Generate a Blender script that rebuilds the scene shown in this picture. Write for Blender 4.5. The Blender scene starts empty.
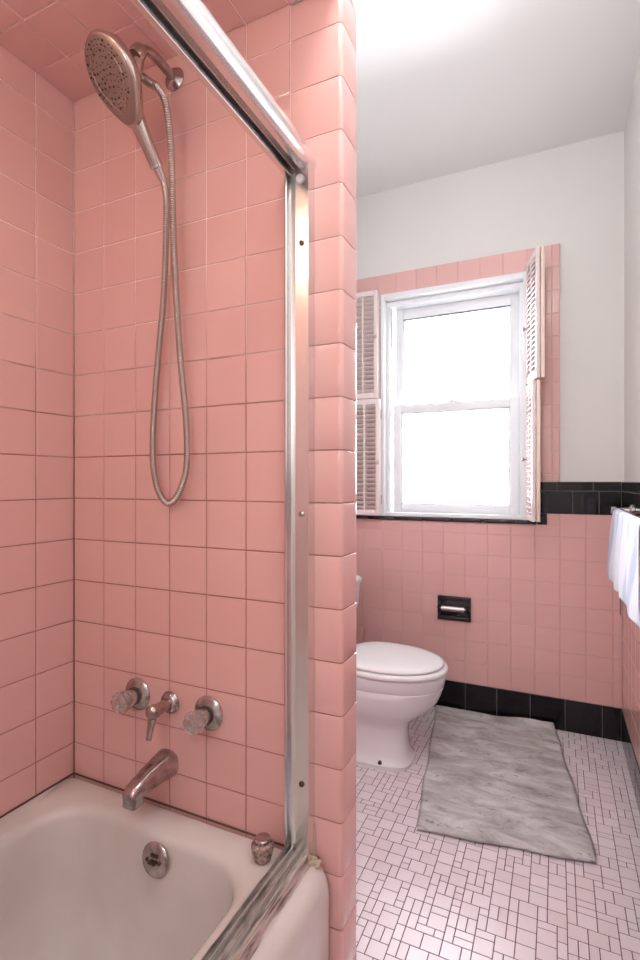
import bpy, bmesh, math, random
from mathutils import Vector, Matrix
random.seed(7)
scn = bpy.context.scene
COL = scn.collection
PI = math.pi
R = math.radians

# ---------------------------------------------------------------- camera
F_PX, YAW, CAM_H, HORIZON = 508.0, R(25.0), 1.18, 482.0
cam_data = bpy.data.cameras.new('camera')
cam = bpy.data.objects.new('camera', cam_data); COL.objects.link(cam)
cam.location = (0, 0, CAM_H)
cam.rotation_euler = (R(90), 0, YAW)
cam_data.sensor_fit = 'HORIZONTAL'; cam_data.sensor_width = 36
cam_data.lens = F_PX / 640 * 36
cam_data.shift_y = (HORIZON - 480) / 640
cam_data.clip_start = 0.02
scn.camera = cam

# ---------------------------------------------------------------- sky
SKY_STRENGTH = 46.0
world = bpy.data.worlds.new('sky'); scn.world = world; world.use_nodes = True
bgn = world.node_tree.nodes['Background']
bgn.inputs[0].default_value = (0.90, 0.93, 1.0, 1); bgn.inputs[1].default_value = SKY_STRENGTH
# portal over the window opening (guides sampling only)
pd = bpy.data.lights.new('window_portal', 'AREA'); pd.shape = 'RECTANGLE'; pd.size = 0.70; pd.size_y = 1.2
po = bpy.data.objects.new('window_portal', pd); COL.objects.link(po)
po.location = (-0.504, 2.84, 1.6); po.rotation_euler = (R(-90), 0, 0)
pd.cycles.is_portal = True
# powers of the added, unseen lamps
ADDED_SHOWER_LAMP, ROOM_FILL_LAMP, WALL_FILL_LAMP = 15.0, 76.0, 34.0

scn.view_settings.view_transform = 'Standard'
scn.view_settings.look = 'None'
scn.view_settings.exposure = 0.0
scn.view_settings.gamma = 1.0
scn.view_settings.use_curve_mapping = False

# ---------------------------------------------------------------- materials
def new_mat(name, color, rough=0.5, metal=0.0, coat=0.0, spec=0.5):
    m = bpy.data.materials.new(name); m.use_nodes = True
    b = m.node_tree.nodes['Principled BSDF']
    b.inputs['Base Color'].default_value = (*color, 1)
    b.inputs['Roughness'].default_value = rough
    b.inputs['Metallic'].default_value = metal
    b.inputs['Coat Weight'].default_value = coat
    b.inputs['Specular IOR Level'].default_value = spec
    return m
def N(m, t, **k):
    n = m.node_tree.nodes.new(t)
    for a, v in k.items(): setattr(n, a, v)
    return n
def L(m, a, b): m.node_tree.links.new(a, b)
def bsdf(m): return m.node_tree.nodes['Principled BSDF']
def noise(m, scale, detail=3, rough=0.5, dist=0.0, vec=None):
    n = N(m, 'ShaderNodeTexNoise')
    n.inputs['Scale'].default_value = scale; n.inputs['Detail'].default_value = detail
    n.inputs['Roughness'].default_value = rough; n.inputs['Distortion'].default_value = dist
    if vec is None:
        tc = N(m, 'ShaderNodeTexCoord'); vec = tc.outputs['Object']
    L(m, vec, n.inputs['Vector']); return n
def ramp(m, src, stops):
    r = N(m, 'ShaderNodeValToRGB'); e = r.color_ramp.elements
    e[0].position, e[0].color = stops[0][0], (*stops[0][1], 1)
    e[1].position, e[1].color = stops[1][0], (*stops[1][1], 1)
    for p, c in stops[2:]:
        x = e.new(p); x.color = (*c, 1)
    L(m, src, r.inputs[0]); return r
def bump(m, src, strength=0.2, dist=0.002):
    b = N(m, 'ShaderNodeBump'); b.inputs['Strength'].default_value = strength
    b.inputs['Distance'].default_value = dist
    L(m, src, b.inputs['Height']); L(m, b.outputs[0], bsdf(m).inputs['Normal']); return b

def tile_mat(name, c0, c1, rough=0.13, bmp=0.15):
    """glazed tile: each tile carries its own small tint (face attribute)"""
    m = new_mat(name, c0, rough)
    at = N(m, 'ShaderNodeAttribute', attribute_name='tint')
    r = ramp(m, at.outputs['Fac'], [(0.0, c0), (1.0, c1)])
    L(m, r.outputs[0], bsdf(m).inputs['Base Color'])
    n = noise(m, 22, 1); bump(m, n.outputs[0], bmp, 0.0012)
    return m
PINK = tile_mat('pink_glazed_tile', (0.71, 0.415, 0.385), (0.73, 0.435, 0.405))
BLACK = tile_mat('black_glazed_tile', (0.005, 0.005, 0.007), (0.010, 0.009, 0.011), 0.08)
FLOOR_T = tile_mat('floor_mosaic_tile', (0.76, 0.69, 0.72), (0.83, 0.77, 0.81), 0.30, 0.05)
FLOOR_G = new_mat('floor_grout', (0.11, 0.06, 0.09), 0.85)
# grout: pale in the upper wall, stained brown lower down where water sits
GROUT = new_mat('wall_grout', (0.7, 0.5, 0.48), 0.8)
geo = N(GROUT, 'ShaderNodeNewGeometry'); sx = N(GROUT, 'ShaderNodeSeparateXYZ')
L(GROUT, geo.outputs['Position'], sx.inputs[0])
gn = noise(GROUT, 5, 4, 0.6, 0, geo.outputs['Position'])
ma = N(GROUT, 'ShaderNodeMath', operation='MULTIPLY_ADD'); ma.inputs[1].default_value = 0.9
L(GROUT, gn.outputs[0], ma.inputs[0]); L(GROUT, sx.outputs['Z'], ma.inputs[2])
mr = N(GROUT, 'ShaderNodeMapRange'); mr.inputs['From Min'].default_value = 1.7; mr.inputs['From Max'].default_value = 2.25
L(GROUT, ma.outputs[0], mr.inputs[0])
gr = ramp(GROUT, mr.outputs[0], [(0.0, (0.34, 0.16, 0.13)), (1.0, (0.95, 0.82, 0.80))])
L(GROUT, gr.outputs[0], bsdf(GROUT).inputs['Base Color'])
GROUT_R = new_mat('room_grout', (0.62, 0.42, 0.40), 0.8)
bsdf(BLACK).inputs['Specular IOR Level'].default_value = 0.35
GROUT_B = new_mat('black_tile_grout', (0.20, 0.18, 0.18), 0.8)

PLASTER = new_mat('white_plaster', (0.72, 0.70, 0.68), 0.55)
_n = noise(PLASTER, 60, 4); bump(PLASTER, _n.outputs[0], 0.08, 0.001)
CEIL = new_mat('ceiling_paint', (0.84, 0.84, 0.83), 0.5)
ENAMEL = new_mat('tub_enamel', (0.80, 0.73, 0.68), 0.16)
_n = noise(ENAMEL, 6, 4); _r = ramp(ENAMEL, _n.outputs[0], [(0.3, (0.62, 0.58, 0.555)), (0.7, (0.70, 0.665, 0.64))])
L(ENAMEL, _r.outputs[0], bsdf(ENAMEL).inputs['Base Color'])
PORC = new_mat('white_porcelain', (0.80, 0.80, 0.83), 0.12)
SEAT = new_mat('white_seat_plastic', (0.88, 0.89, 0.90), 0.2)
CHROME = new_mat('chrome', (0.62, 0.61, 0.61), 0.14, 1.0)
_n = noise(CHROME, 30, 4); _r = ramp(CHROME, _n.outputs[0], [(0.3, (0.12, 0.12, 0.12)), (0.75, (0.3, 0.3, 0.3))])
L(CHROME, _r.outputs[0], bsdf(CHROME).inputs['Roughness'])
NICKEL = new_mat('brushed_nickel', (0.50, 0.45, 0.42), 0.26, 1.0)
NICKEL2 = new_mat('spray_face_nickel', (0.33, 0.275, 0.245), 0.38, 0.85)
OLDMETAL = new_mat('tarnished_chrome', (0.42, 0.35, 0.34), 0.22, 1.0)
_n = noise(OLDMETAL, 45, 5); _r = ramp(OLDMETAL, _n.outputs[0], [(0.35, (0.34, 0.29, 0.29)), (0.7, (0.56, 0.52, 0.52))])
L(OLDMETAL, _r.outputs[0], bsdf(OLDMETAL).inputs['Base Color'])
ALU = new_mat('door_rail_aluminium', (0.80, 0.80, 0.80), 0.24, 1.0)
ALU_D = new_mat('worn_track_aluminium', (0.50, 0.47, 0.44), 0.35, 0.7)
_tc = N(ALU_D, 'ShaderNodeTexCoord'); _mp = N(ALU_D, 'ShaderNodeMapping'); _mp.inputs['Scale'].default_value = (260, 14, 60)
L(ALU_D, _tc.outputs['Object'], _mp.inputs[0])
_n = noise(ALU_D, 1, 5, 0.6, 0, _mp.outputs[0]); _r = ramp(ALU_D, _n.outputs[0], [(0.36, (0.20, 0.18, 0.16)), (0.58, (0.66, 0.64, 0.61))])
L(ALU_D, _r.outputs[0], bsdf(ALU_D).inputs['Base Color'])
DARK = new_mat('dark_rubber', (0.03, 0.03, 0.03), 0.5)
SCREW = new_mat('screw_bronze', (0.10, 0.07, 0.05), 0.4, 0.8)
CAULK = new_mat('old_caulk', (0.50, 0.42, 0.33), 0.7)
ACRYL = new_mat('clear_acrylic', (0.80, 0.72, 0.70), 0.12)
bsdf(ACRYL).inputs['Transmission Weight'].default_value = 0.75
bsdf(ACRYL).inputs['IOR'].default_value = 1.49
BROWNAC = new_mat('clouded_brown_acrylic', (0.30, 0.19, 0.17), 0.25)
_n = noise(BROWNAC, 120, 4); _r = ramp(BROWNAC, _n.outputs[0], [(0.35, (0.14, 0.08, 0.07)), (0.7, (0.50, 0.36, 0.33))])
L(BROWNAC, _r.outputs[0], bsdf(BROWNAC).inputs['Base Color'])
WINWHITE = new_mat('window_white_paint', (0.82, 0.84, 0.86), 0.35)
SHUT = new_mat('shutter_pale_pink_paint', (0.80, 0.68, 0.66), 0.4)
TAN = new_mat('shutter_tan_edge', (0.78, 0.62, 0.52), 0.45)
BLACKCER = new_mat('black_ceramic', (0.012, 0.011, 0.014), 0.10)
GLASS = bpy.data.materials.new('window_glass'); GLASS.use_nodes = True
_nt = GLASS.node_tree; _nt.nodes.clear()
_o = _nt.nodes.new('ShaderNodeOutputMaterial'); _m = _nt.nodes.new('ShaderNodeMixShader')
_t = _nt.nodes.new('ShaderNodeBsdfTransparent'); _g = _nt.nodes.new('ShaderNodeBsdfGlossy'); _f = _nt.nodes.new('ShaderNodeFresnel')
_g.inputs['Roughness'].default_value = 0.02
_nt.links.new(_f.outputs[0], _m.inputs[0]); _nt.links.new(_t.outputs[0], _m.inputs[1]); _nt.links.new(_g.outputs[0], _m.inputs[2])
_nt.links.new(_m.outputs[0], _o.inputs[0])
RUG = new_mat('grey_rug_pile', (0.36, 0.35, 0.34), 0.95, spec=0.1)
_tc = N(RUG, 'ShaderNodeTexCoord')
_mp = N(RUG, 'ShaderNodeMapping'); _mp.inputs['Scale'].default_value = (1.0, 2.6, 1.0)
L(RUG, _tc.outputs['Object'], _mp.inputs[0])
_n1 = noise(RUG, 5, 6, 0.65, 0.6, _mp.outputs[0])
_r1 = ramp(RUG, _n1.outputs[0], [(0.36, (0.37, 0.36, 0.35)), (0.62, (0.70, 0.695, 0.69))])
_n2 = noise(RUG, 17, 8, 0.8, 0.4, _mp.outputs[0])
_r2 = ramp(RUG, _n2.outputs[0], [(0.57, (1, 1, 1)), (0.64, (0.42, 0.42, 0.45))])
_mx = N(RUG, 'ShaderNodeMix', data_type='RGBA', blend_type='MULTIPLY'); _mx.inputs[0].default_value = 1
L(RUG, _r1.outputs[0], _mx.inputs[6]); L(RUG, _r2.outputs[0], _mx.inputs[7]); L(RUG, _mx.outputs[2], bsdf(RUG).inputs['Base Color'])
_n3 = noise(RUG, 260, 3); bump(RUG, _n3.outputs[0], 0.8, 0.004)
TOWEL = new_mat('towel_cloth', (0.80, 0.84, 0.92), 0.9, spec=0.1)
_n = noise(TOWEL, 300, 2); bump(TOWEL, _n.outputs[0], 0.5, 0.002)
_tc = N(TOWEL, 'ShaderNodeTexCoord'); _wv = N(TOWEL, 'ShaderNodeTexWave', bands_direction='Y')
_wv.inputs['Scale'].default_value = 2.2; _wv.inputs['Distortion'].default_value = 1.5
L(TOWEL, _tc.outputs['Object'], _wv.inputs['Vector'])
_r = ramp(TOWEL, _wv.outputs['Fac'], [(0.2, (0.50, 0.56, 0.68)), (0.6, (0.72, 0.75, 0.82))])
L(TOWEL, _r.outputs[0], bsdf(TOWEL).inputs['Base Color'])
def emit_mat(name, c, s):
    m = bpy.data.materials.new(name); m.use_nodes = True; nt = m.node_tree; nt.nodes.clear()
    o = nt.nodes.new('ShaderNodeOutputMaterial'); e = nt.nodes.new('ShaderNodeEmission')
    e.inputs[0].default_value = (*c, 1); e.inputs[1].default_value = s
    nt.links.new(e.outputs[0], o.inputs[0]); return m

# ---------------------------------------------------------------- mesh helpers
class MB:
    def __init__(s): s.bm = bmesh.new()
    def box(s, x0, x1, y0, y1, z0, z1, bev=0.0, seg=2):
        t = bmesh.new(); bmesh.ops.create_cube(t, size=1)
        for v in t.verts:
            v.co = Vector(((x0+x1)/2 + v.co.x*(x1-x0), (y0+y1)/2 + v.co.y*(y1-y0), (z0+z1)/2 + v.co.z*(z1-z0)))
        if bev: bmesh.ops.bevel(t, geom=list(t.edges), offset=bev, segments=seg, profile=0.5, affect='EDGES')
        s.merge(t); return s
    def merge(s, t, M=None):
        if M: bmesh.ops.transform(t, matrix=M, verts=t.verts)
        me = bpy.data.meshes.new('tmp'); t.to_mesh(me); t.free(); s.bm.from_mesh(me); bpy.data.meshes.remove(me)
    def loft(s, rings, cap0=True, cap1=True, closed=True):
        vs = [[s.bm.verts.new(p) for p in r] for r in rings]
        n = len(rings[0])
        for a, b in zip(vs, vs[1:]):
            for i in range(n if closed else n-1):
                j = (i+1) % n
                s.bm.faces.new((a[i], a[j], b[j], b[i]))
        if cap0: s.bm.faces.new(list(reversed(vs[0])))
        if cap1: s.bm.faces.new(vs[-1])
        return s
    def tube(s, pts, r, n=12, cap=True):
        pts = [Vector(p) for p in pts]
        rr = r if isinstance(r, (list, tuple)) else [r]*len(pts)
        t0 = (pts[1]-pts[0]).normalized()
        u = t0.orthogonal().normalized(); rings = []
        for i, p in enumerate(pts):
            a = pts[max(i-1, 0)]; b = pts[min(i+1, len(pts)-1)]
            t = (b-a).normalized()
            u = (u - t*u.dot(t)).normalized(); w = t.cross(u)
            rings.append([p + (u*math.cos(q)+w*math.sin(q))*rr[i] for q in [2*PI*k/n for k in range(n)]])
        return s.loft(rings, cap, cap)
    def lathe(s, prof, o, axis, n=32, sx=1.0):
        o = Vector(o); ax = Vector(axis).normalized()
        u = ax.orthogonal().normalized(); w = ax.cross(u)
        rings = [[o + ax*h + (u*math.cos(q)*sx+w*math.sin(q))*max(r, 1e-5) for q in [2*PI*k/n for k in range(n)]] for r, h in prof]
        return s.loft(rings, True, True)
    def prism(s, prof, mapf, t0, t1):
        return s.loft([[mapf(a, b, t0) for a, b in prof], [mapf(a, b, t1) for a, b in prof]])
    def build(s, name, mat, parent=None, loc=None, smooth=40, kind=None):
        bmesh.ops.recalc_face_normals(s.bm, faces=s.bm.faces)
        me = bpy.data.meshes.new(name); s.bm.to_mesh(me); s.bm.free()
        o = bpy.data.objects.new(name, me); COL.objects.link(o)
        for m in (mat if isinstance(mat, (list, tuple)) else [mat]): me.materials.append(m)
        if smooth:
            me.shade_smooth(); me.set_sharp_from_angle(angle=R(smooth))
        if parent is not None:
            o.parent = parent
            off = parent.get('_o')
            if off: me.transform(Matrix.Translation(-Vector(off)))
        elif loc:
            me.transform(Matrix.Translation(-Vector(loc))); o.location = loc
        if kind: o['kind'] = kind
        return o
def spline(pts, k=8):
    P = [Vector(p) for p in pts]; P = [2*P[0]-P[1]] + P + [2*P[-1]-P[-2]]; out = []
    for i in range(1, len(P)-2):
        a, b, c, d = P[i-1:i+3]
        for j in range(k):
            t = j/k
            out.append(0.5*((2*b)+(c-a)*t+(2*a-5*b+4*c-d)*t*t+(3*b-a-3*c+d)*t**3))
    out.append(P[-2]); return out
def tag(o, label=None, cat=None, group=None, kind=None):
    for k, v in (('label', label), ('category', cat), ('group', group), ('kind', kind)):
        if v: o[k] = v
    return o
def thing(name, loc, label=None, cat=None, group=None, kind=None):
    o = bpy.data.objects.new(name, None); COL.objects.link(o); o.location = loc; o.empty_display_size = 0.05
    o['_o'] = tuple(loc); return tag(o, label, cat, group, kind)

# room dimensions (metres)
XL, XR, YV, YW, XW, YE = -1.18, 0.268, 0.961, 2.67, -0.398, 1.050
ZR, ZA, ZC, YB = 0.393, 2.203, 2.78, -0.60
T = 0.1097      # wall tile pitch
ROW0 = 1.246    # a tile joint height in the shower

# ---------------------------------------------------------------- tile panels (one mesh per wall)
def subtract(rect, hole):
    a0, a1, b0, b1 = rect; h0, h1, k0, k1 = hole
    if a1 <= h0 or a0 >= h1 or b1 <= k0 or b0 >= k1: return [rect]
    out = []
    if b0 < k0: out.append((a0, a1, b0, k0))
    if b1 > k1: out.append((a0, a1, k1, b1))
    c0, c1 = max(b0, k0), min(b1, k1)
    if a0 < h0: out.append((a0, h0, c0, c1))
    if a1 > h1: out.append((h1, a1, c0, c1))
    return out
def cuts(lo, hi, start, step):
    k = math.ceil((lo - start)/step + 1e-6); c = [lo]
    while start + k*step < hi - 1e-6: c.append(start + k*step); k += 1
    c.append(hi); return c
class Tiles:
    def __init__(s):
        s.bm = bmesh.new(); s.tint = s.bm.faces.layers.float.new('tint')
    def quad(s, pts, mi, tint=0.5):
        f = s.bm.faces.new([s.bm.verts.new(p) for p in pts]); f.material_index = mi; f[s.tint] = tint; return f
    def tile(s, f, a0, a1, b0, b1, mi, gap=0.0024, th=0.0035, bv=0.0016, jit=0.00012):
        g = gap/2
        if a1-a0 < 2*gap+0.003 or b1-b0 < 2*gap+0.003: return
        a0 += g; a1 -= g; b0 += g; b1 -= g
        tint = random.random(); ja, jb = random.uniform(-jit, jit), random.uniform(-jit, jit)
        def P(a, b, w):
            return f(a, b, w + ja*((a-a0)/(a1-a0)-.5) + jb*((b-b0)/(b1-b0)-.5))
        rings = []
        for ins, w in ((0, -th), (0, -bv), (bv*.3, -bv*.3), (bv*1.3, 0.0)):
            rings.append([s.bm.verts.new(P(*q, w)) for q in ((a0+ins, b0+ins), (a1-ins, b0+ins), (a1-ins, b1-ins), (a0+ins, b1-ins))])
        fs = []
        for r0, r1 in zip(rings, rings[1:]):
            for i in range(4):
                j = (i+1) % 4; fs.append(s.bm.faces.new((r0[i], r0[j], r1[j], r1[i])))
        fs.append(s.bm.faces.new(rings[-1]))
        for q in fs: q.material_index = mi; q[s.tint] = tint
    def panel(s, f, ac, bc, mi, mig, holes=(), gw=0.0022, gap=0.0024):
        """tile grid on cut lists ac x bc plus the grout bed gw behind the glaze"""
        rs = [(a0, a1, b0, b1) for a0, a1 in zip(ac, ac[1:]) for b0, b1 in zip(bc, bc[1:])]
        bed = [(ac[0], ac[-1], bc[0], bc[-1])]
        for h in holes:
            rs = [q for r in rs for q in subtract(r, h)]; bed = [q for r in bed for q in subtract(r, h)]
        for r in rs: s.tile(f, *r, mi, gap=gap)
        for a0, a1, b0, b1 in bed:
            s.quad([f(a0, b0, -gw), f(a1, b0, -gw), f(a1, b1, -gw), f(a0, b1, -gw)], mig)
            # closed sides of the tile bed
            for p, q in (((a0, b0), (a1, b0)), ((a1, b0), (a1, b1)), ((a1, b1), (a0, b1)), ((a0, b1), (a0, b0))):
                s.quad([f(*p, -gw), f(*q, -gw), f(*q, -0.011), f(*p, -0.011)], mig)
    def box(s, x0, x1, y0, y1, z0, z1, mi):
        v = [Vector((x, y, z)) for x in (x0, x1) for y in (y0, y1) for z in (z0, z1)]
        for q in ((0,1,3,2), (4,6,7,5), (0,4,5,1), (2,3,7,6), (0,2,6,4), (1,5,7,3)): s.quad([v[i] for i in q], mi)
    def build(s, name, mats, kind='structure'):
        bmesh.ops.remove_doubles(s.bm, verts=s.bm.verts, dist=1e-6)
        bmesh.ops.recalc_face_normals(s.bm, faces=s.bm.faces)
        me = bpy.data.meshes.new(name); s.bm.to_mesh(me); s.bm.free()
        for m in mats: me.materials.append(m)
        o = bpy.data.objects.new(name, me); COL.objects.link(o); o['kind'] = kind
        return o
f_valve = lambda a, b, w: Vector((a, YV - w, b))
f_left = lambda a, b, w: Vector((XL + w, a, b))
f_right = lambda a, b, w: Vector((XR - w, a, b))
f_back = lambda a, b, w: Vector((a, YW - w, b))
f_alc = lambda a, b, w: Vector((a, b, ZA - w))

# ---- left wall: plaster core with shower tile and room wainscot
t = Tiles()
t.box(XL-0.13, XL-0.011, YB-0.1, YW+0.2, -0.1, ZC+0.1, 2)
zc = cuts(ZR-0.02, ZA+0.005, ROW0, T)
t.panel(f_left, cuts(YB, YV+0.004, YV, T), zc, 0, 1)
wz = [0.152 + k*0.1095 for k in range(9)]
t.panel(f_left, cuts(YE-0.03, YW, YW, T), wz, 0, 3)
t.build('wall_left', [PINK, GROUT, PLASTER, GROUT_R])

# ---- valve wall: wing wall with tiled shower face and rounded tiled end
t = Tiles()
t.box(XL, XW-0.013, YV+0.011, YE-0.011, 0, ZA, 2)
JX = XL + 6*T + 0.003
xc = [XL + k*T for k in range(6)] + [JX]
t.panel(f_valve, xc, zc, 0, 1)
t.box(XL, XW-0.011, YE-0.0112, YE-0.008, 0.0, 1.18, 3)
# bullnose end pieces, one per row, wrapping both corners
def bull(off):
    r = 0.010; pts = [(JX + 0.0012, YV + off)]
    for k in range(7):
        q = -PI/2 + k*PI/2/6
        pts.append((XW - r + (r-off)*math.cos(q), YV + r + (r-off)*math.sin(q)))
    for k in range(7):
        q = k*PI/2/6
        pts.append((XW - r + (r-off)*math.cos(q), YE - r + (r-off)*math.sin(q)))
    pts.append((XW - 0.06, YE - off)); return pts
zb = [0.0] + cuts(0.02, ZA-0.001, ROW0, T)
for z0, z1 in zip(zb, zb[1:]):
    if z1 - z0 < 0.02 and z0 == 0.0: z1 = z1
    tint = random.random(); rings = []
    for off, z in ((0.0035, z0+0.0012), (0.0012, z0+0.0012), (0.0003, z0+0.0016), (0, z0+0.0026), (0, z1-0.0026), (0.0003, z1-0.0016), (0.0012, z1-0.0012), (0.0035, z1-0.0012)):
        rings.append([t.bm.verts.new((x, y, z)) for x, y in bull(off)])
    for r0, r1 in zip(rings, rings[1:]):
        for i in range(len(r0)-1):
            q = t.bm.faces.new((r0[i], r0[i+1], r1[i+1], r1[i])); q.material_index = 0; q[t.tint] = tint; q.smooth = True
g0 = [t.bm.verts.new((x, y, 0)) for x, y in bull(0.0024)]; g1 = [t.bm.verts.new((x, y, ZA-0.001)) for x, y in bull(0.0024)]
for i in range(len(g0)-1):
    q = t.bm.faces.new((g0[i], g0[i+1], g1[i+1], g1[i])); q.material_index = 1
t.build('wall_partition', [PINK, GROUT, PLASTER, GROUT_R])

# ---- alcove head: plaster box above the tub with a tiled underside
t = Tiles()
t.box(XL, XW, YB, YE, ZA+0.011, ZC, 2)
t.panel(f_alc, [XL + k*T for k in range(7)] + [XW], cuts(YB, YV+0.004, YV, T), 0, 1)
t.build('wall_header', [PINK, GROUT, PLASTER])

# ---- window wall
WX0, WX1, WZ0, WZ1 = -0.8755, -0.132, 0.995, 2.204
t = Tiles()
for x0, x1, z0, z1 in subtract((XL-0.1, XR+0.1, -0.1, ZC+0.1), (WX0, WX1, WZ0, WZ1)):
    t.box(x0, x1, YW+0.010, YW+0.18, z0, z1, 2)
t.panel(f_back, cuts(XL, XR, XR-0.035, T), wz, 0, 3, [(-1.10, -0.043, 0.9745, 1.2), (-0.560, -0.400, 0.470, 0.586)])
sx0, sx1 = -1.02, 0.013
t.panel(f_back, cuts(sx0, sx1, sx1-0.145, T), cuts(0.995, 2.315, 2.206, T), 0, 3, [(WX0, WX1, 0.9, WZ1), (-0.09, 0.1, 0.9, 1.181)])
t.build('wall_back', [PINK, GROUT, PLASTER, GROUT_R])

# ---- right wall and wall behind the camera
t = Tiles()
t.box(XR+0.010, XR+0.13, YB-0.1, YW+0.1, -0.1, ZC+0.1, 2)
t.panel(f_right, cuts(YB, YW, YW, T), wz, 0, 3)
t.build('wall_right', [PINK, GROUT, PLASTER, GROUT_R])
t = Tiles(); t.box(XL-0.1, XR+0.1, YB-0.12, YB, -0.1, ZC+0.1, 0); t.build('wall_front', [PLASTER])
t = Tiles(); t.box(XL-0.1, XR+0.1, YB-0.1, YW+0.18, ZC, ZC+0.1, 0); t.build('ceiling', [CEIL])

# ---- black tile: base course and cap band
t = Tiles(); t.panel(f_back, cuts(XL, XR, -0.118, 0.1535), [0.0, 0.152], 0, 1); 
t.panel(lambda a, b, w: Vector((a, YW-0.003-w, b)), cuts(XL, XR-.003, -0.118, 0.1535), [0.001, 0.151], 0, 1)
t.build('baseboard_back', [BLACK, GROUT_B])
t = Tiles(); t.panel(lambda a, b, w: Vector((XR-0.003-w, a, b)), cuts(YB, YW-.004, YW, 0.1535), [0.001, 0.151], 0, 1)
t.build('baseboard_right', [BLACK, GROUT_B])
t = Tiles()
fb = lambda a, b, w: Vector((a, YW-0.002-w, b))
t.panel(fb, cuts(-0.087, XR-.002, -0.043, T), [1.028, 1.1375], 0, 1)
t.panel(fb, cuts(-0.087, XR-.002, 0.0, 0.1525), [1.1375, 1.181], 0, 1)
t.panel(fb, [-0.087, -0.043], [0.9745, 1.028], 0, 1)
t.build('trim_1', [BLACK, GROUT_B])
t = Tiles()
fr = lambda a, b, w: Vector((XR-0.002-w, a, b))
t.panel(fr, cuts(YB, YW-.003, YW, T), [1.028, 1.1375], 0, 1)
t.panel(fr, cuts(YB, YW-.003, YW-.04, 0.1525), [1.1375, 1.181], 0, 1)
t.build('trim_2', [BLACK, GROUT_B])
m = MB()   # black sill nosing under the window
x = -1.10
while x < -0.09:
    x1 = min(x+0.1525, -0.088); m.box(x+.001, x1-.001, YW-0.012, YW+0.02, 0.975, 0.993, 0.004); x = x1
m.build('trim_3', BLACKCER, kind='structure')

# ---------------------------------------------------------------- mosaic floor
t = Tiles()
t.box(XL-0.1, XR+0.1, YB-0.1, YW+0.1, -0.1, -0.0008, 1)
C = 0.0243
nx, ny = int((XR-XL)/C)+1, int((YW-YB)/C)+1
used = [[False]*ny for _ in range(nx)]
rf = random.Random(11)
ff = lambda a, b, w: Vector((a, b, w))
for j in range(ny):
    for i in range(nx):
        if used[i][j]: continue
        opts = [(1, 1, 1.0)]
        free = lambda a, b: a < nx and b < ny and not used[a][b]
        if free(i+1, j): opts.append((2, 1, 2.0))
        if free(i, j+1): opts.append((1, 2, 2.0))
        if free(i+1, j) and free(i, j+1) and free(i+1, j+1): opts.append((2, 2, 4.8))
        tot = rf.uniform(0, sum(o[2] for o in opts))
        for w_, h_, p in opts:
            tot -= p
            if tot <= 0: break
        for a in range(w_):
            for b in range(h_): used[i+a][j+b] = True
        a0, b0 = XR - (i+w_)*C, YB + j*C
        t.tile(ff, a0, a0+w_*C, b0, b0+h_*C, 0, gap=0.0023, th=0.003, bv=0.0007, jit=0.0001)
t.build('floor', [FLOOR_T, FLOOR_G])

# ---------------------------------------------------------------- window
win = thing('window_1', (-0.504, YW, WZ0), kind='structure')
m = MB()   # casing, stepped jambs, head and sill
yo, yi = YW-0.012, YW+0.17
m.box(WX0, WX0+0.022, yo, yi, WZ0, WZ1, 0.002); m.box(WX1-0.018, WX1, yo, yi, WZ0, WZ1, 0.002)
m.box(WX0+.022, WX1-.018, yo, yi, WZ1-0.03, WZ1, 0.002)
m.box(WX0+.022, WX1-.018, YW+0.03, yi, WZ1-0.058, WZ1-0.031, 0.003)
m.box(WX0+.022, WX0+.040, YW+0.03, yi, WZ0+.02, WZ1-0.058, 0.003); m.box(WX1-.036, WX1-.018, YW+0.03, yi, WZ0+.02, WZ1-0.058, 0.003)
m.box(WX0+.022, WX1-.018, YW-0.006, yi, WZ0, WZ0+0.020, 0.003)
m.build('window_frame', WINWHITE, win)
SX0, SX1 = -0.825, -0.170
def sash(name, x0, x1, z0, z1, y0, y1, st, top, bot):
    m = MB()
    m.box(x0, x0+st, y0, y1, z0, z1, 0.003); m.box(x1-st, x1, y0, y1, z0, z1, 0.003)
    m.box(x0+st, x1-st, y0, y1, z1-top, z1, 0.003); m.box(x0+st, x1-st, y0, y1, z0, z0+bot, 0.003)
    # glazing bead
    b = 0.008
    for q in ((x0+st, x0+st+b, z0+bot, z1-top), (x1-st-b, x1-st, z0+bot, z1-top), (x0+st+b, x1-st-b, z1-top-b, z1-top), (x0+st+b, x1-st-b, z0+bot, z0+bot+b)):
        m.box(q[0], q[1], y0+0.010, y1-0.008, q[2], q[3], 0.002)
    o = m.build(name, WINWHITE, win)
    p = MB().box(x0+st-.004, x1-st+.004, (y0+y1)/2+.004, (y0+y1)/2+.008, z0+bot-.004, z1-top+.004).build('window_pane', GLASS, o)
    p.matrix_parent_inverse = Matrix.Identity(4); p.data.transform(Matrix.Translation(-Vector(win['_o'])))
    return o
sash('upper_sash', SX0, SX1, 1.555, WZ1-0.058, YW+0.105, YW+0.140, 0.045, 0.056, 0.045)
lo = sash('lower_sash', SX0, SX1, WZ0+0.020, 1.605, YW+0.062, YW+0.097, 0.045, 0.044, 0.042)
m = MB().box(-0.53, -0.47, YW+0.055, YW+0.09, 1.605, 1.612, .002); m.tube([(-0.5, YW+.072, 1.612), (-0.5, YW+.072, 1.622)], .012)
m.build('sash_lock', WINWHITE, win)
# gaskets: thin dark line at head of upper pane and left jamb track
m = MB().box(SX0+.045, SX1-.045, YW+0.110, YW+0.113, WZ1-0.118, WZ1-0.1145)
m.box(WX0+.042, WX0+.0445, YW+0.062, YW+0.066, 1.93, WZ1-0.06); m.build('weather_strip', DARK, win)

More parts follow.
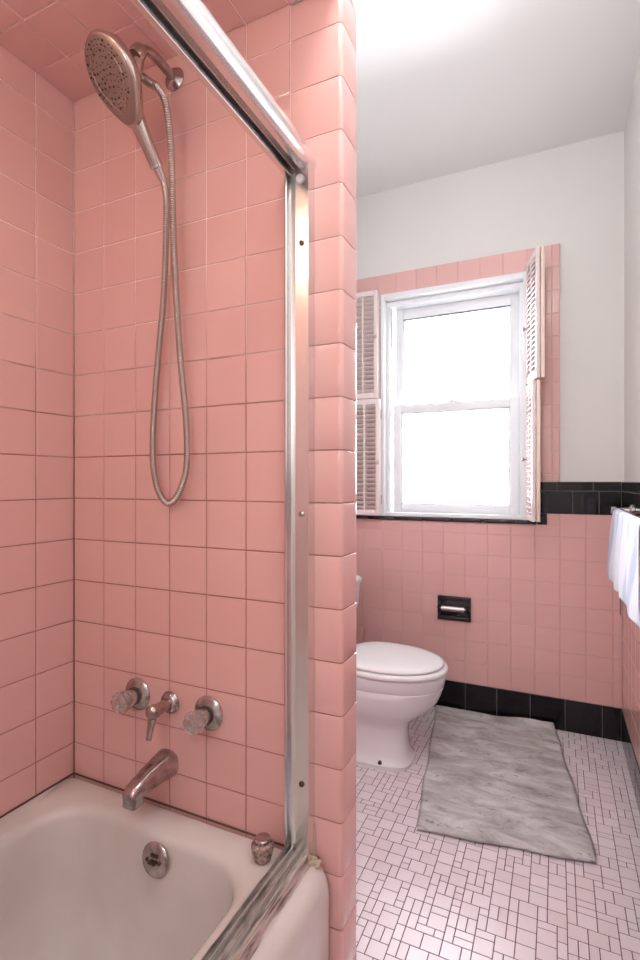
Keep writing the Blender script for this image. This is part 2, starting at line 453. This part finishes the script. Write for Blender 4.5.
# ---------------------------------------------------------------- shutters (local x = across from hinge, y = thickness, z up)
def louver_panel(root, w, h, M, mat=SHUT, edge=None, two=True, slat_tilt=35):
    st, rl = 0.020, 0.030; th = 0.016
    m = MB(); f = MB()
    f.box(0, st, 0, th, 0, h, .002); f.box(w-st, w, 0, th, 0, h, .002)
    f.box(st, w-st, 0, th, 0, rl, .002); f.box(st, w-st, 0, th, h-rl, h, .002)
    bays = [(st, w-st)]
    if two:
        f.box(w/2-.005, w/2+.005, -.002, th, rl, h-rl, .001); bays = [(st, w/2-.005), (w/2+.005, w-st)]
    n = int((h-2*rl)/0.024)
    for a, b in bays:
        for k in range(n):
            z = rl + (k+.5)*(h-2*rl)/n
            t = bmesh.new(); bmesh.ops.create_cube(t, size=1)
            for v in t.verts: v.co = Vector((v.co.x*(b-a), v.co.y*.0225, v.co.z*.0035))
            m.merge(t, Matrix.Translation(((a+b)/2, th/2, z)) @ Matrix.Rotation(R(slat_tilt), 4, 'X'))
    for q, nm in ((f, 'shutter_frame'), (m, 'louvers')):
        bmesh.ops.transform(q.bm, matrix=M, verts=q.bm.verts)
        q.build(nm, mat, root, smooth=30)
def sroot(label, loc, rz):
    r = bpy.data.objects.new('window_shutter', None); COL.objects.link(r)
    r.location = loc; r.rotation_euler = (0, 0, rz)
    return tag(r, label, 'shutter', 'louvered window shutters')
def knob(root, p, d=(0, -1, 0)):
    MB().lathe([(0.0, 0), (.004, 0), (.0035, .008), (.008, .012), (.009, .017), (.006, .021), (0, .022)], p, d, 16).build('knob', OLDMETAL, root)
def hinge(root, z):
    MB().box(-.003, .004, -.004, .006, z, z+.05, .001).build('hinge', OLDMETAL, root)
W2 = 0.165
# left pair folded back on the tile (turned 180 deg so that +x runs away from the opening)
for lab, z, h, ang, dy in (('pale pink upper shutter folded back on the tile left of the window', 1.635, 0.585, 183, 0.0),
                       ('pale pink lower shutter folded back left of the window, beneath the upper shutter', 1.000, 0.630, 186, 0.006)):
    r = sroot(lab, (WX0-.002 + (0.010 if dy else 0), YW-0.016-dy, z), R(ang))
    # panel front must face the room: local +y points to -y world when rotated 180
    louver_panel(r, W2, h, Matrix.Translation((0, 0, 0)))
    louver_panel(r, W2, h, Matrix.Translation((0.004, -0.0, 0)) @ Matrix.Translation((0, 0.019, 0)))
    knob(r, (0.012, .035, h*.45 if z < 1.5 else h*.56), (0, 1, 0)); hinge(r, .06); hinge(r, h-.11)
# right pair swung out into the room: near panel plus the second leaf folded behind it
for lab, z, h, ph, ps in (('pale pink upper shutter swung out from the right side of the window', 1.650, 0.588, 17, 9),
                          ('pale pink lower shutter swung out at the right window edge, above the black sill', 1.000, 0.640, 11, 6)):
    r = sroot(lab, (WX1+.003, YW-0.014, z), R(-90+ph))
    louver_panel(r, W2+.015, h, Matrix.Translation((0, -0.008, 0)), two=True)
    Mf = Matrix.Translation((W2+.015, .012, 0)) @ Matrix.Rotation(R(ps-1), 4, 'Z') @ Matrix.Translation((-(W2+.015), 0, 0))
    Mf = Matrix.Translation((W2+.015, .012, 0)) @ Matrix.Rotation(R(-ps), 4, 'Z') @ Matrix.Translation((-(W2+.015), 0, 0))
    louver_panel(r, W2+.015, h, Mf, mat=TAN)
    knob(r, (0.02, -.008, h*.45), (0, -1, 0)); hinge(r, .06); hinge(r, h-.11)

# ---------------------------------------------------------------- bathtub
def rrect(x0, x1, y0, y1, r, z, n=10, rs=None):
    rs = rs or (r, r, r, r); out = []
    for (cx, cy, a, q) in ((x1, y1, 0, 0), (x0, y1, 90, 1), (x0, y0, 180, 2), (x1, y0, 270, 3)):
        rr = rs[q]; ox = cx - rr if cx == x1 else cx + rr; oy = cy - rr if cy == y1 else cy + rr
        for k in range(n+1):
            th = R(a + 90*k/n); out.append(Vector((ox + rr*math.cos(th), oy + rr*math.sin(th), z)))
    return out
TX0, TX1, TY0, TY1 = XL+0.001, -0.4185, YB+0.02, YV-0.001
tub = thing('bathtub', ((TX0+TX1)/2, (TY0+TY1)/2, 0), 'white enamelled alcove bathtub below the pink tiled shower walls', 'bathtub')
rings = [rrect(TX0, TX1-.012, TY0, TY1, .012, 0.0), rrect(TX0, TX1-.012, TY0, TY1, .012, .05), rrect(TX0, TX1-.002, TY0, TY1, .02, .07),
         rrect(TX0, TX1, TY0, TY1, .025, .34)]
for k in range(1, 7):
    a = R(15*k); rad = .040
    rings.append(rrect(TX0, TX1 - rad*(1-math.cos(a)), TY0, TY1 - .014*(1-math.cos(a)) if k > 3 else TY1, .03, ZR+.002-rad + rad*math.sin(a)))
bx0, bx1, by0, by1 = -1.125, -0.536, TY0+.09, 0.900
zt = ZR+.002
rings.append(rrect(bx0-.02, bx1+.02, by0-.02, by1+.02, .105, zt+.0005))
for k in range(1, 6):
    a = R(18*k); rad = .028
    i = -.006 + rad*math.sin(a)*1.0
    rings.append(rrect(bx0+i, bx1-i, by0+i, by1-i, .105, zt - rad*(1-math.cos(a))))
rings.append(rrect(bx0+.03, bx1-.026, by0+.08, by1-.032, .11, .30))
rings.append(rrect(bx0+.045, bx1-.045, by0+.14, by1-.045, .12, .20))
rings.append(rrect(bx0+.065, bx1-.065, by0+.20, by1-.062, .13, .11))
rings.append(rrect(bx0+.10, bx1-.10, by0+.26, by1-.10, .13, .065))
rings.append(rrect(bx0+.15, bx1-.15, by0+.33, by1-.16, .12, .052))
MB().loft(rings, True, True).build('tub_body', ENAMEL, tub, smooth=60)
# overflow plate
oc = Vector((-.807, .8695, .342)); ax = Vector((0, -1, .13)).normalized()
o = MB().lathe([(0, 0), (.036, 0), (.037, .004), (.034, .007), (.026, .009), (.012, .0105), (0, .011)], oc, ax, 40).build('overflow_plate', OLDMETAL, tub)
m = MB()
for dx, dz in ((-.017, 0), (.017, 0)):
    m.lathe([(0, 0), (.0042, 0), (.0042, .002), (0, .003)], oc + ax*.0095 + Vector((dx, 0, dz)), ax, 12)
m.box(oc.x-.010, oc.x+.010, oc.y-.0175, oc.y-.010, oc.z-.003, oc.z+.003, .0015)
for k in range(5): m.box(oc.x-.006+k*.004, oc.x-.0045+k*.004, oc.y-.012, oc.y-.008, oc.z+.010, oc.z+.017, .0004)
m2 = m.build('overflow_screws', SCREW, o); m2.data.transform(Matrix.Translation(-Vector(tub['_o'])))
MB().lathe([(0, 0), (.030, 0), (.030, .003), (.018, .005), (.016, .002), (0, .002)], (-.82, .66, .052), (0, 0, 1), 32).build('drain_ring', OLDMETAL, tub)
# caulk line along the wall base
m = MB().box(XL+.001, TX1-.03, YV-.004, YV-.001, ZR+.002, ZR+.006, .001).box(XL+.001, XL+.004, YB+.03, YV-.004, ZR+.002, ZR+.006, .001)
m.build('caulk_line', new_mat('mildewed_caulk', (.12, .06, .045), .8), tub)

# ---------------------------------------------------------------- tub door frame
df = thing('tub_door_frame', (-.49, .2, ZR), 'aluminium sliding door rail frame mounted on the tub edge and partition wall', 'door frame')
pr = [(-.4580, 1.864), (-.461, 1.870), (-.467, 1.873), (-.505, 1.873), (-.520, 1.866), (-.5215, 1.828), (-.5200, 1.8265), (-.5100, 1.8265), (-.5090, 1.828), (-.5088, 1.852), (-.5010, 1.852),
      (-.5005, 1.836), (-.4990, 1.836), (-.4985, 1.852), (-.4845, 1.852), (-.4840, 1.831), (-.4830, 1.829)]
for k in range(8):
    a = R(-90 + 90*k/7); pr.append((-.4570-.016 + .016*math.cos(a), 1.828+.018 + .018*math.sin(a)))
MB().prism(pr, lambda a, b, t: Vector((a, t, b)), YB+.005, YV-.001).build('header_rail', ALU, df, smooth=35)
pr = [(-.5155, .9595), (-.5155, .930), (-.5120, .928), (-.5100, .930), (-.5100, .950), (-.4990, .952), (-.4985, .947), (-.4700, .947), (-.4695, .952), (-.4655, .952), (-.4655, .930), (-.4600, .930), (-.4600, .9595)]
jam = MB().prism(pr, lambda a, b, t: Vector((a, b, t)), ZR+.006, 1.832).build('side_jamb', ALU, df, smooth=35)
def P(px, py, Y):
    u = (px-320)/F_PX; dx = -math.sin(YAW)+u*math.cos(YAW); dy = math.cos(YAW)+u*math.sin(YAW); t = Y/dy
    return Vector((dx*t, Y, CAM_H-(py-HORIZON)/F_PX*t))
for py, mt in ((243.5, SCREW), (514, OLDMETAL), (783.5, SCREW)):
    q = P(299.5, py, .947); q.x = -.484
    m = MB().lathe([(0, 0), (.0062, 0), (.006, .002), (.003, .0035), (0, .0035)], q, (0, -1, 0), 14)
    m.build('jamb_screw', mt, df)
q = Vector((-.487, .947, 1.815))
MB().lathe([(0, 0), (.009, 0), (.009, .004), (.005, .006), (0, .006)], q, (0, -1, 0), 18).build('corner_bumper', WINWHITE, df)
zb = ZR+.0025
pr = [(-.5170, zb), (-.5170, zb+.020), (-.5145, zb+.020), (-.5140, zb+.007), (-.5060, zb+.007), (-.5055, zb+.017), (-.5025, zb+.017), (-.5020, zb+.006), (-.4880, zb+.006), (-.4875, zb+.020), (-.4845, zb+.020), (-.4840, zb+.006),
      (-.4700, zb+.005), (-.4695, zb+.012), (-.4665, zb+.012), (-.4600, zb+.001), (-.4560, zb)]
MB().prism(pr, lambda a, b, t: Vector((a, t, b)), YB+.025, YV-.013).build('bottom_track', ALU_D, df, smooth=35)
m = MB(); rc = random.Random(3)
for k in range(16):
    w = rc.uniform(.0025, .005)
    m.lathe([(0, 0), (w, .001), (w*1.1, .003), (w*.6, .005), (0, .0055)], (-.452+rc.uniform(-.008, .010), .946+rc.uniform(-.012, .008), zb+rc.uniform(-.002, .001)), (rc.uniform(-.4, .4), rc.uniform(-.3, .1), 1), 10)
m.tube([(-.4588, .957, zb), (-.4588, .957, zb+.02), (-.4592, .958, zb+.07)], [.003, .0022, .001], 8)
m.build('corner_caulk', CAULK, df)

# ---------------------------------------------------------------- faucet handles
def handle(x, z, label, broken):
    r = thing('faucet_handle', (x, YV, z), label, 'faucet handle', 'cross-fluted faucet handles on the shower wall')
    o = (x, YV-.0005, z)
    MB().lathe([(0, 0), (.039, 0), (.040, .003), (.036, .007), (.026, .011), (.022, .013), (0, .013)], o, (0, -1, 0), 40).build('escutcheon', OLDMETAL, r)
    MB().lathe([(0, .012), (.0215, .012), (.0215, .018), (.018, .019), (0, .019)], o, (0, -1, 0), 32).build('collar', DARK, r)
    MB().lathe([(0, .018), (.019, .018), (.0195, .036), (.015, .039), (.011, .042), (0, .042)], o, (0, -1, 0), 32).build('valve_sleeve', CHROME, r)
    rings = []; n = 64
    for rr, h in ((.010, .040), (.018, .041), (.0235, .045), (.0245, .056), (.0225, .066), (.016, .069)):
        rings.append([Vector((x + rr*(1+.06*math.cos(8*q))*math.cos(q), YV-h, z + rr*(1+.06*math.cos(8*q))*math.sin(q))) for q in [2*PI*k/n for k in range(n)]])
    MB().loft(rings).build('grip', ACRYL if not broken else OLDMETAL_AC, r)
    MB().lathe([(0, .068), (.012, .068), (.0115, .072), (.006, .074), (0, .0745)], o, (0, -1, 0), 24).build('index_cap', CHROME, r)
    return r
OLDMETAL_AC = ACRYL
handle(-.950, .650, 'leftmost round clear faucet handle on the shower wall', False)
handle(-.732, .644, 'round clear faucet handle at the right of the lever, nearest the door jamb', True)
dl = thing('diverter_lever', (-.846, YV, .648), 'tarnished lever handle pointing down between the two round faucet handles', 'diverter')
o = (-.846, YV-.0005, .648)
MB().lathe([(0, 0), (.026, 0), (.027, .003), (.023, .010), (.017, .014), (0, .014)], o, (0, -1, 0), 32).build('escutcheon', OLDMETAL, dl)
MB().lathe([(0, .013), (.014, .013), (.0135, .05), (.016, .052), (.0165, .066), (.012, .071), (0, .072)], o, (0, -1, 0), 28).build('stem', OLDMETAL, dl)
m = MB(); rings = []
for s_, w_, d_, yy in ((0.012, .010, .008, -.060), (0, .012, .009, -.060), (-.015, .0115, .008, -.063), (-.03, .0095, .006, -.067), (-.048, .0085, .005, -.072), (-.058, .0075, .004, -.074)):
    rings.append([Vector((-.846 + w_*math.cos(q), YV + yy + d_*math.sin(q), .648+s_)) for q in [2*PI*k/20 for k in range(20)]])
m.loft(rings).build('lever', OLDMETAL, dl)

# ---------------------------------------------------------------- tub spout
sp = thing('tub_spout', (-.853, YV, .50), 'tarnished tapered tub spout on the shower wall above the overflow', 'spout')
rings = []
def ring_sp(y, z, w, h, n=28):
    out = []
    for k in range(n):
        q = 2*PI*k/n; c, s_ = math.cos(q), math.sin(q)
        e = .75
        out.append(Vector((-.853 + w*abs(c)**e*(1 if c > 0 else -1), y, z + h*abs(s_)**e*(1 if s_ > 0 else -1))))
    return out
for d, z, w, h in ((0, .502, .031, .031), (.004, .502, .032, .032), (.012, .502, .030, .031), (.040, .501, .0265, .028), (.070, .498, .023, .0245), (.100, .493, .0205, .0215), (.118, .489, .019, .019), (.128, .485, .0165, .015), (.131, .483, .012, .010)):
    rings.append(ring_sp(YV-.0008-d, z, w, h))
MB().loft(rings).build('spout_body', OLDMETAL, sp, smooth=50)
rings = [rrect(-.853-.0185, -.853+.0185, YV-.129, YV-.096, .008, .490), rrect(-.853-.019, -.853+.019, YV-.131, YV-.095, .008, .464), rrect(-.853-.017, -.853+.017, YV-.129, YV-.097, .008, .461)]
MB().loft(rings).build('spout_outlet', OLDMETAL, sp)

# spare fluted knob standing on the rim
kx, ky = -.553, .905
kn = thing('fluted_knob', (kx, ky, ZR+.003), 'small brownish fluted knob standing loose on the tub rim beside the door track', 'knob')
rings = []; n = 72
for rr, h in ((.0145, 0), (.017, .002), (.0190, .010), (.0225, .022), (.0235, .030), (.0215, .036), (.016, .0385)):
    f = .05 if rr > .018 else .03
    rings.append([Vector((kx + rr*(1+f*math.cos(9*q))*math.cos(q), ky + rr*(1+f*math.cos(9*q))*math.sin(q), ZR+.003+h)) for q in [2*PI*k/n for k in range(n)]])
MB().loft(rings).build('knob_body', BROWNAC, kn)
MB().lathe([(0, 0), (.016, 0), (.0165, .003), (.0165, .008), (.0145, .010), (0, .0105)], (kx, ky, ZR+.0405), (0, 0, 1), 24).build('knob_stub', OLDMETAL, kn)

# ---------------------------------------------------------------- shower arm, hand shower and hose
FX, FZ = -.833, 2.148
sa = thing('shower_pipe', (FX, YV, FZ), 'bent metal shower arm with round wall flange, high on the shower wall', 'shower arm')
MB().lathe([(0, 0), (.027, 0), (.0275, .002), (.024, .006), (.014, .010), (.0115, .012), (0, .012)], (FX, YV-.0005, FZ), (0, -1, 0), 36).build('wall_flange', OLDMETAL, sa)
arm = spline([(FX, YV-.008, FZ), (FX, YV-.04, FZ+.004), (FX, YV-.075, FZ+.004), (FX, YV-.10, FZ-.006), (FX, YV-.118, FZ-.024)], 6)
MB().tube(arm, .0105, 16).build('arm_pipe', OLDMETAL, sa)
# holder cradle at the end of the arm
H = Vector((FX, YV-.118, FZ-.024))
hd_dir = Vector((.012, .14, -.165)).normalized()          # handle direction, head -> hose end
hc = Vector((-.856, .792, 2.047))                         # head centre
nrm = Vector((-.27, -.72, -.62)); nrm = (nrm - hd_dir*nrm.dot(hd_dir)).normalized()
side = nrm.cross(hd_dir).normalized()
m = MB()
m.lathe([(0, -.014), (.013, -.014), (.0165, -.006), (.017, .010), (.013, .020), (0, .021)], H, (0, -.55, -.83), 24)
m.tube([H + Vector((0, 0, -.012)), hc - nrm*.012 + hd_dir*.062], [.012, .014], 16)
m.build('swivel_holder', NICKEL, sa)
# hose outlet nut on the holder
HN = P(148, 82, .862)
m = MB().tube([HN + Vector((-.012, -.004, .012)), HN, HN + Vector((.012, .012, -.006))], [.009, .010, .009], 14)
m.build('hose_outlet', NICKEL, sa)

hs = thing('hand_shower', tuple(hc), 'nickel hand shower with speckled oval spray face on the shower arm', 'shower head')
# teardrop body: rings stacked along the normal, outline drawn in (side, hd_dir)
def outline(r, off, n=56):
    out = []
    for k in range(n):
        q = 2*PI*k/n; c, s_ = math.cos(q), math.sin(q)
        rr = r
        x_, y_ = rr*s_, rr*c
        if c > 0: y_ += r*0.38*max(0, c)**5            # teardrop towards the handle
        out.append(hc + side*x_ + hd_dir*y_ + nrm*off)
    return out
MB().loft([outline(.045, -.026), outline(.060, -.022), outline(.069, -.012), outline(.0725, -.002), outline(.0725, .004), outline(.070, .008), outline(.067, .009)]).build('head_shell', NICKEL, hs, smooth=50)
fc = MB().loft([outline(.0665, .0088), outline(.064, .0112), outline(.052, .0125), outline(.02, .0130)]).build('spray_face', NICKEL2, hs, smooth=50)
def hexes():
    rn = random.Random(5); out = []
    for ring_, cnt in ((0, 1), (.011, 6), (.021, 11), (.031, 16), (.041, 20), (.050, 24), (.058, 28)):
        for k in range(cnt):
            q = 2*PI*(k+.5*rn.random())/cnt
            out.append((ring_*math.sin(q), ring_*math.cos(q)))
    return out
m = MB(); rn = random.Random(9)
for a, b in hexes():
    big = .0026 if rn.random() < .25 and abs(a)+abs(b) > .012 else .0014
    m.lathe([(0, 0), (big, 0), (big*.9, .0018), (0, .002)], hc + side*a + hd_dir*b + nrm*.0122, nrm, 8)
nz = m.build('nozzles', DARK, fc); nz.data.transform(Matrix.Translation(-hc))
MB().loft([outline(.049, .0126), outline(.0485, .0140), outline(.0465, .0140), outline(.046, .0126)]).build('spray_ring', NICKEL, hs)
m = MB(); hp = []; hr = []
for s_, r_ in ((.045, .024), (.065, .0225), (.085, .0195), (.110, .0168), (.140, .0152), (.165, .0148), (.176, .0145)):
    hp.append(hc + hd_dir*s_ - nrm*(.010 - .004*(s_-.05)/.13)); hr.append(r_)
m.tube(hp, hr, 20).build('handle', NICKEL, hs, smooth=50)
e0 = hp[-1]
e1 = e0 + hd_dir*.040
MB().tube([e0 - hd_dir*.001, e0 + hd_dir*.004, e0+hd_dir*.006, e0 + hd_dir*.034, e1], [.0155, .0155, .0115, .0092, .0075], 18).build('hose_nut', CHROME, hs)
# hose
ys = .925
hz = [e1 - hd_dir*.004, P(166.5, 200, ys), P(166, 240, ys), P(163.5, 300, .93), P(158, 360, .932), P(153.5, 420, .934), P(153, 462, .934), P(158, 490, .934),
      P(168, 503.5, .933), P(179, 493, .931), P(186.5, 465, .928), P(186, 420, .925), P(180.5, 360, .922), P(176, 290, .915), P(173, 220, .905), P(171, 150, .890), P(166, 105, .875), P(157, 87, .866), HN + Vector((.010, .010, -.004))]
hz = spline(hz, 26)
length = [0]
for a, b in zip(hz, hz[1:]): length.append(length[-1] + (b-a).length)
import bisect
step = .00125; pts = []; rads = []
tt = 0; i = 0; k = 0
while tt < length[-1]:
    while length[i+1] < tt: i += 1
    f = (tt-length[i])/max(1e-9, length[i+1]-length[i])
    pts.append(hz[i].lerp(hz[i+1], f)); rads.append((.0074, .0080, .0074, .0060)[k % 4]); k += 1; tt += step
hose = MB().tube(pts, rads, 10).build('shower_hose', NICKEL, loc=tuple(hz[0]), smooth=60)
tag(hose, 'ribbed metal hose hanging in a long loop below the hand shower', 'hose')

# ---------------------------------------------------------------- toilet
CX, CY = -.635, 2.105
to = thing('toilet', (CX, CY, 0), 'white porcelain toilet with closed lid in front of the window wall, beyond the pink partition', 'toilet')
def egg(xf, xb, hw, z, n=56, sq=1.0, cy=CY):
    """xf front x, xb back x, hw half width; widest a little behind the middle"""
    c = xb + (xf-xb)*.42; out = []
    for k in range(n):
        q = 2*PI*k/n; co, si = math.cos(q), math.sin(q)
        a = (xf-c) if co > 0 else (c-xb)
        e = sq if co > 0 else min(sq, .75)
        out.append(Vector((c + a*abs(co)**e*(1 if co > 0 else -1), cy + hw*abs(si)**(sq if co < 0 else max(sq*.95, .6))*(1 if si > 0 else -1), z)))
    return out
TF = -.408
rings = [egg(-.548, -.98, .120, 0, sq=.45), egg(-.546, -.98, .120, .016, sq=.45), egg(-.558, -.97, .110, .024, sq=.5), egg(-.566, -.96, .098, .05, sq=.6), egg(-.572, -.95, .088, .10, sq=.7), egg(-.570, -.95, .086, .15, sq=.75),
         egg(-.556, -.94, .094, .180, sq=.8), egg(-.520, -.93, .118, .205, sq=.9), egg(-.480, -.925, .143, .235), egg(-.448, -.92, .160, .270), egg(-.432, -.91, .170, .305), egg(-.424, -.90, .175, .330), egg(-.428, -.90, .172, .335), egg(-.420, -.90, .178, .342), egg(TF-.004, -.90, .184, .378), egg(TF-.002, -.90, .186, .388),
         egg(TF-.010, -.895, .180, .394)]
MB().loft(rings).build('bowl', PORC, to, smooth=50)
rings = [egg(TF-.012, -.862, .178, .3945), egg(TF, -.868, .190, .397), egg(TF+.004, -.870, .194, .405), egg(TF, -.868, .191, .414), egg(TF-.012, -.86, .180, .4165)]
MB().loft(rings).build('toilet_seat', SEAT, to, smooth=60)
rings = [egg(TF-.026, -.85, .166, .4170), egg(TF-.020, -.852, .172, .4180), egg(TF-.014, -.855, .180, .4215), egg(TF-.013, -.856, .181, .427), egg(TF-.018, -.854, .177, .433), egg(TF-.04, -.845, .158, .437), egg(TF-.10, -.80, .11, .4385), egg(TF-.18, -.70, .04, .439)]
MB().loft(rings).build('toilet_lid', SEAT, to, smooth=60)
for s_ in (-1, 1):
    m = MB().tube([(-.868, CY+s_*.075-.022, .424), (-.868, CY+s_*.075+.022, .424)], .011, 14).box(-.885, -.855, CY+s_*.075-.014, CY+s_*.075+.014, .394, .424, .004)
    m.build('lid_hinge', SEAT, to)
    MB().lathe([(0, 0), (.008, 0), (.008, .006), (.005, .011), (0, .012)], (-.66, CY+s_*.108, .022), (0, 0, 1), 16).build('bolt_cap', DARK if s_ < 0 else PORC, to)
# tank, narrower towards its foot
def rb(x0, x1, y0, y1, z, r=.03): return rrect(x0, x1, y0, y1, r, z, 6)
tk = MB().loft([rb(-1.160, -.98, CY-.16, CY+.16, .395), rb(-1.165, -.955, CY-.18, CY+.18, .41), rb(-1.165, -.925, CY-.21, CY+.235, .50), rb(-1.165, -.905, CY-.235, CY+.265, .545), rb(-1.165, -.890, CY-.24, CY+.285, .57), rb(-1.165, -.886, CY-.24, CY+.290, .685)]).build('tank', PORC, to, smooth=50)
MB().loft([rb(-1.168, -.880, CY-.25, CY+.298, .686), rb(-1.168, -.878, CY-.25, CY+.300, .70), rb(-1.168, -.89, CY-.245, CY+.294, .712), rb(-1.16, -.905, CY-.23, CY+.28, .716)]).build('tank_lid', PORC, to, smooth=50)
MB().tube([(-.896, CY-.19, .65), (-.880, CY-.19, .65)], .009, 12).tube([(-.878, CY-.19, .65), (-.874, CY-.11, .645)], .006, 10).build('flush_lever', CHROME, to)
MB().box(-.99, -.90, CY-.10, CY+.10, .30, .394, .02).build('tank_shelf', PORC, to)

# ---------------------------------------------------------------- paper holder (recessed, empty)
ph = thing('toilet_paper_holder', (-.48, YW, .528), 'black ceramic recessed toilet paper holder set in pink tile under the window', 'paper holder')
x0, x1, z0, z1 = -.564, -.396, .466, .590
m = MB()
m.box(x0, x1, YW-.014, YW-.0005, z1-.022, z1, .004); m.box(x0, x1, YW-.014, YW-.0005, z0, z0+.022, .004)
m.box(x0, x0+.018, YW-.014, YW-.0005, z0+.0225, z1-.0225, .004); m.box(x1-.018, x1, YW-.014, YW-.0005, z0+.0225, z1-.0225, .004)
m.build('holder_rim', BLACKCER, ph)
MB().box(x0+.012, x1-.012, YW-.0045, YW-.0005, z0+.018, z1-.018, .001).build('recess_back', BLACKCER, ph)
for s_ in (x0+.006, x1-.020):
    MB().tube([(s_+.007, YW-.004, .532), (s_+.007, YW-.030, .535), (s_+.007, YW-.040, .530)], [.013, .012, .008], 14).build('roller_post', BLACKCER, ph)
MB().tube([(x0+.018, YW-.033, .532), (x0+.026, YW-.033, .532), (x0+.027, YW-.033, .532), (x1-.027, YW-.033, .532), (x1-.026, YW-.033, .532),  (x1-.018, YW-.033, .532)], [.005, .005, .015, .015, .005, .005], 18).build('roller', CHROME, ph)

# ---------------------------------------------------------------- towel rail and towel
tb = thing('towel_bar', (XR, 1.75, 1.068), 'metal towel bar on the black tile band of the right wall', 'towel bar')
bxx = .205
MB().tube([(bxx, 1.28, 1.068), (bxx, 2.32, 1.068)], .0085, 14).build('bar', CHROME, tb)
for y in (1.30, 2.305):
    MB().lathe([(0, 0), (.024, 0), (.024, .004), (.012, .012), (.010, .05), (.014, .056), (.014, .072), (0, .076)], (XR-.0025, y, 1.068), (-1, 0, 0), 20).build('bar_post', CHROME, tb)
m = bmesh.new(); ny_, ns = 46, 44
y0, y1 = 1.54, 2.20; grid = []
Lf, Lb = .265, .235
for j in range(ny_+1):
    y = y0 + (y1-y0)*j/ny_; row = []
    for i in range(ns+1):
        s_ = -Lb + (Lf+Lb)*i/ns           # <0 back layer, >0 front layer
        ra = .0125; arc = ra*PI/2
        if abs(s_) < arc:
            a = s_/ra; x = bxx - ra*math.sin(a); z = 1.068 + ra*math.cos(a)
        else:
            d = abs(s_)-arc; sg = 1 if s_ > 0 else -1
            x = bxx - sg*(ra + (.014 if sg > 0 else .012)*min(1, d/.2)**1.2*(1 if sg > 0 else .6)); z = 1.068 - d
            amp = (.005 if sg > 0 else .003)*min(1, d/.08)
            x -= sg*amp*math.sin(y*38 + .8*math.sin(y*13) + d*3)
            z += .002*math.sin(y*21)*min(1, d/.2)
        yy = y + (.010*math.sin(z*14) if abs(s_) > arc else 0) - (.12*(1-j/ny_)*max(0, s_)/Lf)
        row.append(m.verts.new((x, yy, z)))
    grid.append(row)
for j in range(ny_):
    for i in range(ns): m.faces.new((grid[j][i], grid[j+1][i], grid[j+1][i+1], grid[j][i+1]))
q = MB(); q.bm.free(); q.bm = m
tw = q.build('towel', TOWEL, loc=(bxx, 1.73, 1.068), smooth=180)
tag(tw, 'white towel with pale blue cast folded over the bar on the right wall', 'towel')
sd = tw.modifiers.new('thick', 'SOLIDIFY'); sd.thickness = .004; sd.offset = 0
ss = tw.modifiers.new('sub', 'SUBSURF'); ss.levels = 1; ss.render_levels = 1
ct = MB().box(bxx-.035, bxx-.0335, 1.74, 1.752, .785, .835).build('dark_hem_strip', DARK, tw); ct.data.transform(Matrix.Translation((-bxx, -1.73, -1.068)))  # small dark strip hanging at the towel hem

# ---------------------------------------------------------------- rug
corn = [Vector((-.427, 1.690)), Vector((.109, 1.773)), Vector((-.012, 2.653)), Vector((-.565, 2.653))]
m = bmesh.new(); NU, NV = 60, 100; g = []
rg = random.Random(4)
for j in range(NV+1):
    v = j/NV; row = []
    for i in range(NU+1):
        u = i/NU
        p = (corn[0]*(1-u)+corn[1]*u)*(1-v) + (corn[3]*(1-u)+corn[2]*u)*v
        p = p + Vector((.003*math.sin(v*17), .003*math.sin(u*14)))
        z = .011 + .0022*math.sin(u*9+v*4)*math.sin(v*11) + rg.uniform(-.0009, .0009)
        e = min(u, 1-u, v, 1-v)
        if e < .012: z -= .005
        lift = max(0, (v-.955)/.045)**1.3*(.006 + .030*u**1.5)
        row.append(m.verts.new((p.x, min(p.y, YW-.022), z+lift)))
    g.append(row)
for j in range(NV):
    for i in range(NU): m.faces.new((g[j][i], g[j][i+1], g[j+1][i+1], g[j+1][i]))
q = MB(); q.bm.free(); q.bm = m
rug = q.build('bath_rug', RUG, loc=(-.22, 2.2, 0), smooth=180)
tag(rug, 'mottled grey bath rug lying on the mosaic floor beside the toilet', 'rug')
sd = rug.modifiers.new('thick', 'SOLIDIFY'); sd.thickness = .010; sd.offset = -1

# ---------------------------------------------------------------- lamps added for brightness and shadows (all out of the picture)
def globe_lamp(name, label, c, r, power, col, base, axis):
    th = thing(name, c, label, 'lamp')
    area = 4*PI*r*r
    MB().lathe([(r*math.sin(PI*k/16), -r*math.cos(PI*k/16)) for k in range(17)], c, (0, 0, 1), 28).build('globe', emit_mat(name+'_glow', col, power/area/PI), th)
    d = Vector(axis)
    MB().lathe([(0, 0), (r*1.15, 0), (r*1.1, .012), (r*.7, .02), (0, .02)], base, axis, 28).build('lamp_base', PLASTER, th)
globe_lamp('added_shower_lamp', 'added small round warm globe lamp on the tiled ceiling over the tub', (-.94, -.077, 2.150), .045, ADDED_SHOWER_LAMP*.3, (1.0, .78, .55), (-.94, -.077, ZA-.0005), (0, 0, -1))  # added out of view; gives the warm tile highlight and hose shadows
globe_lamp('wall_fill_lamp', 'added white globe fill lamp on the unseen wall behind the tub end', (-.32, YB+.12, 1.62), .075, WALL_FILL_LAMP*.3, (1.0, .97, .95), (-.32, YB+.0005, 1.62), (0, 1, 0))  # added behind the camera to brighten the ceiling and walls
globe_lamp('ceiling_fill_lamp', 'added white globe fill lamp on the room ceiling, out of view', (-.20, .60, 2.66), .10, ROOM_FILL_LAMP*.3, (1.0, .98, .96), (-.20, .60, ZC-.0005), (0, 0, -1))  # added fill light for the room, position guessed
for o in list(bpy.data.objects):
    if '_o' in o: del o['_o']
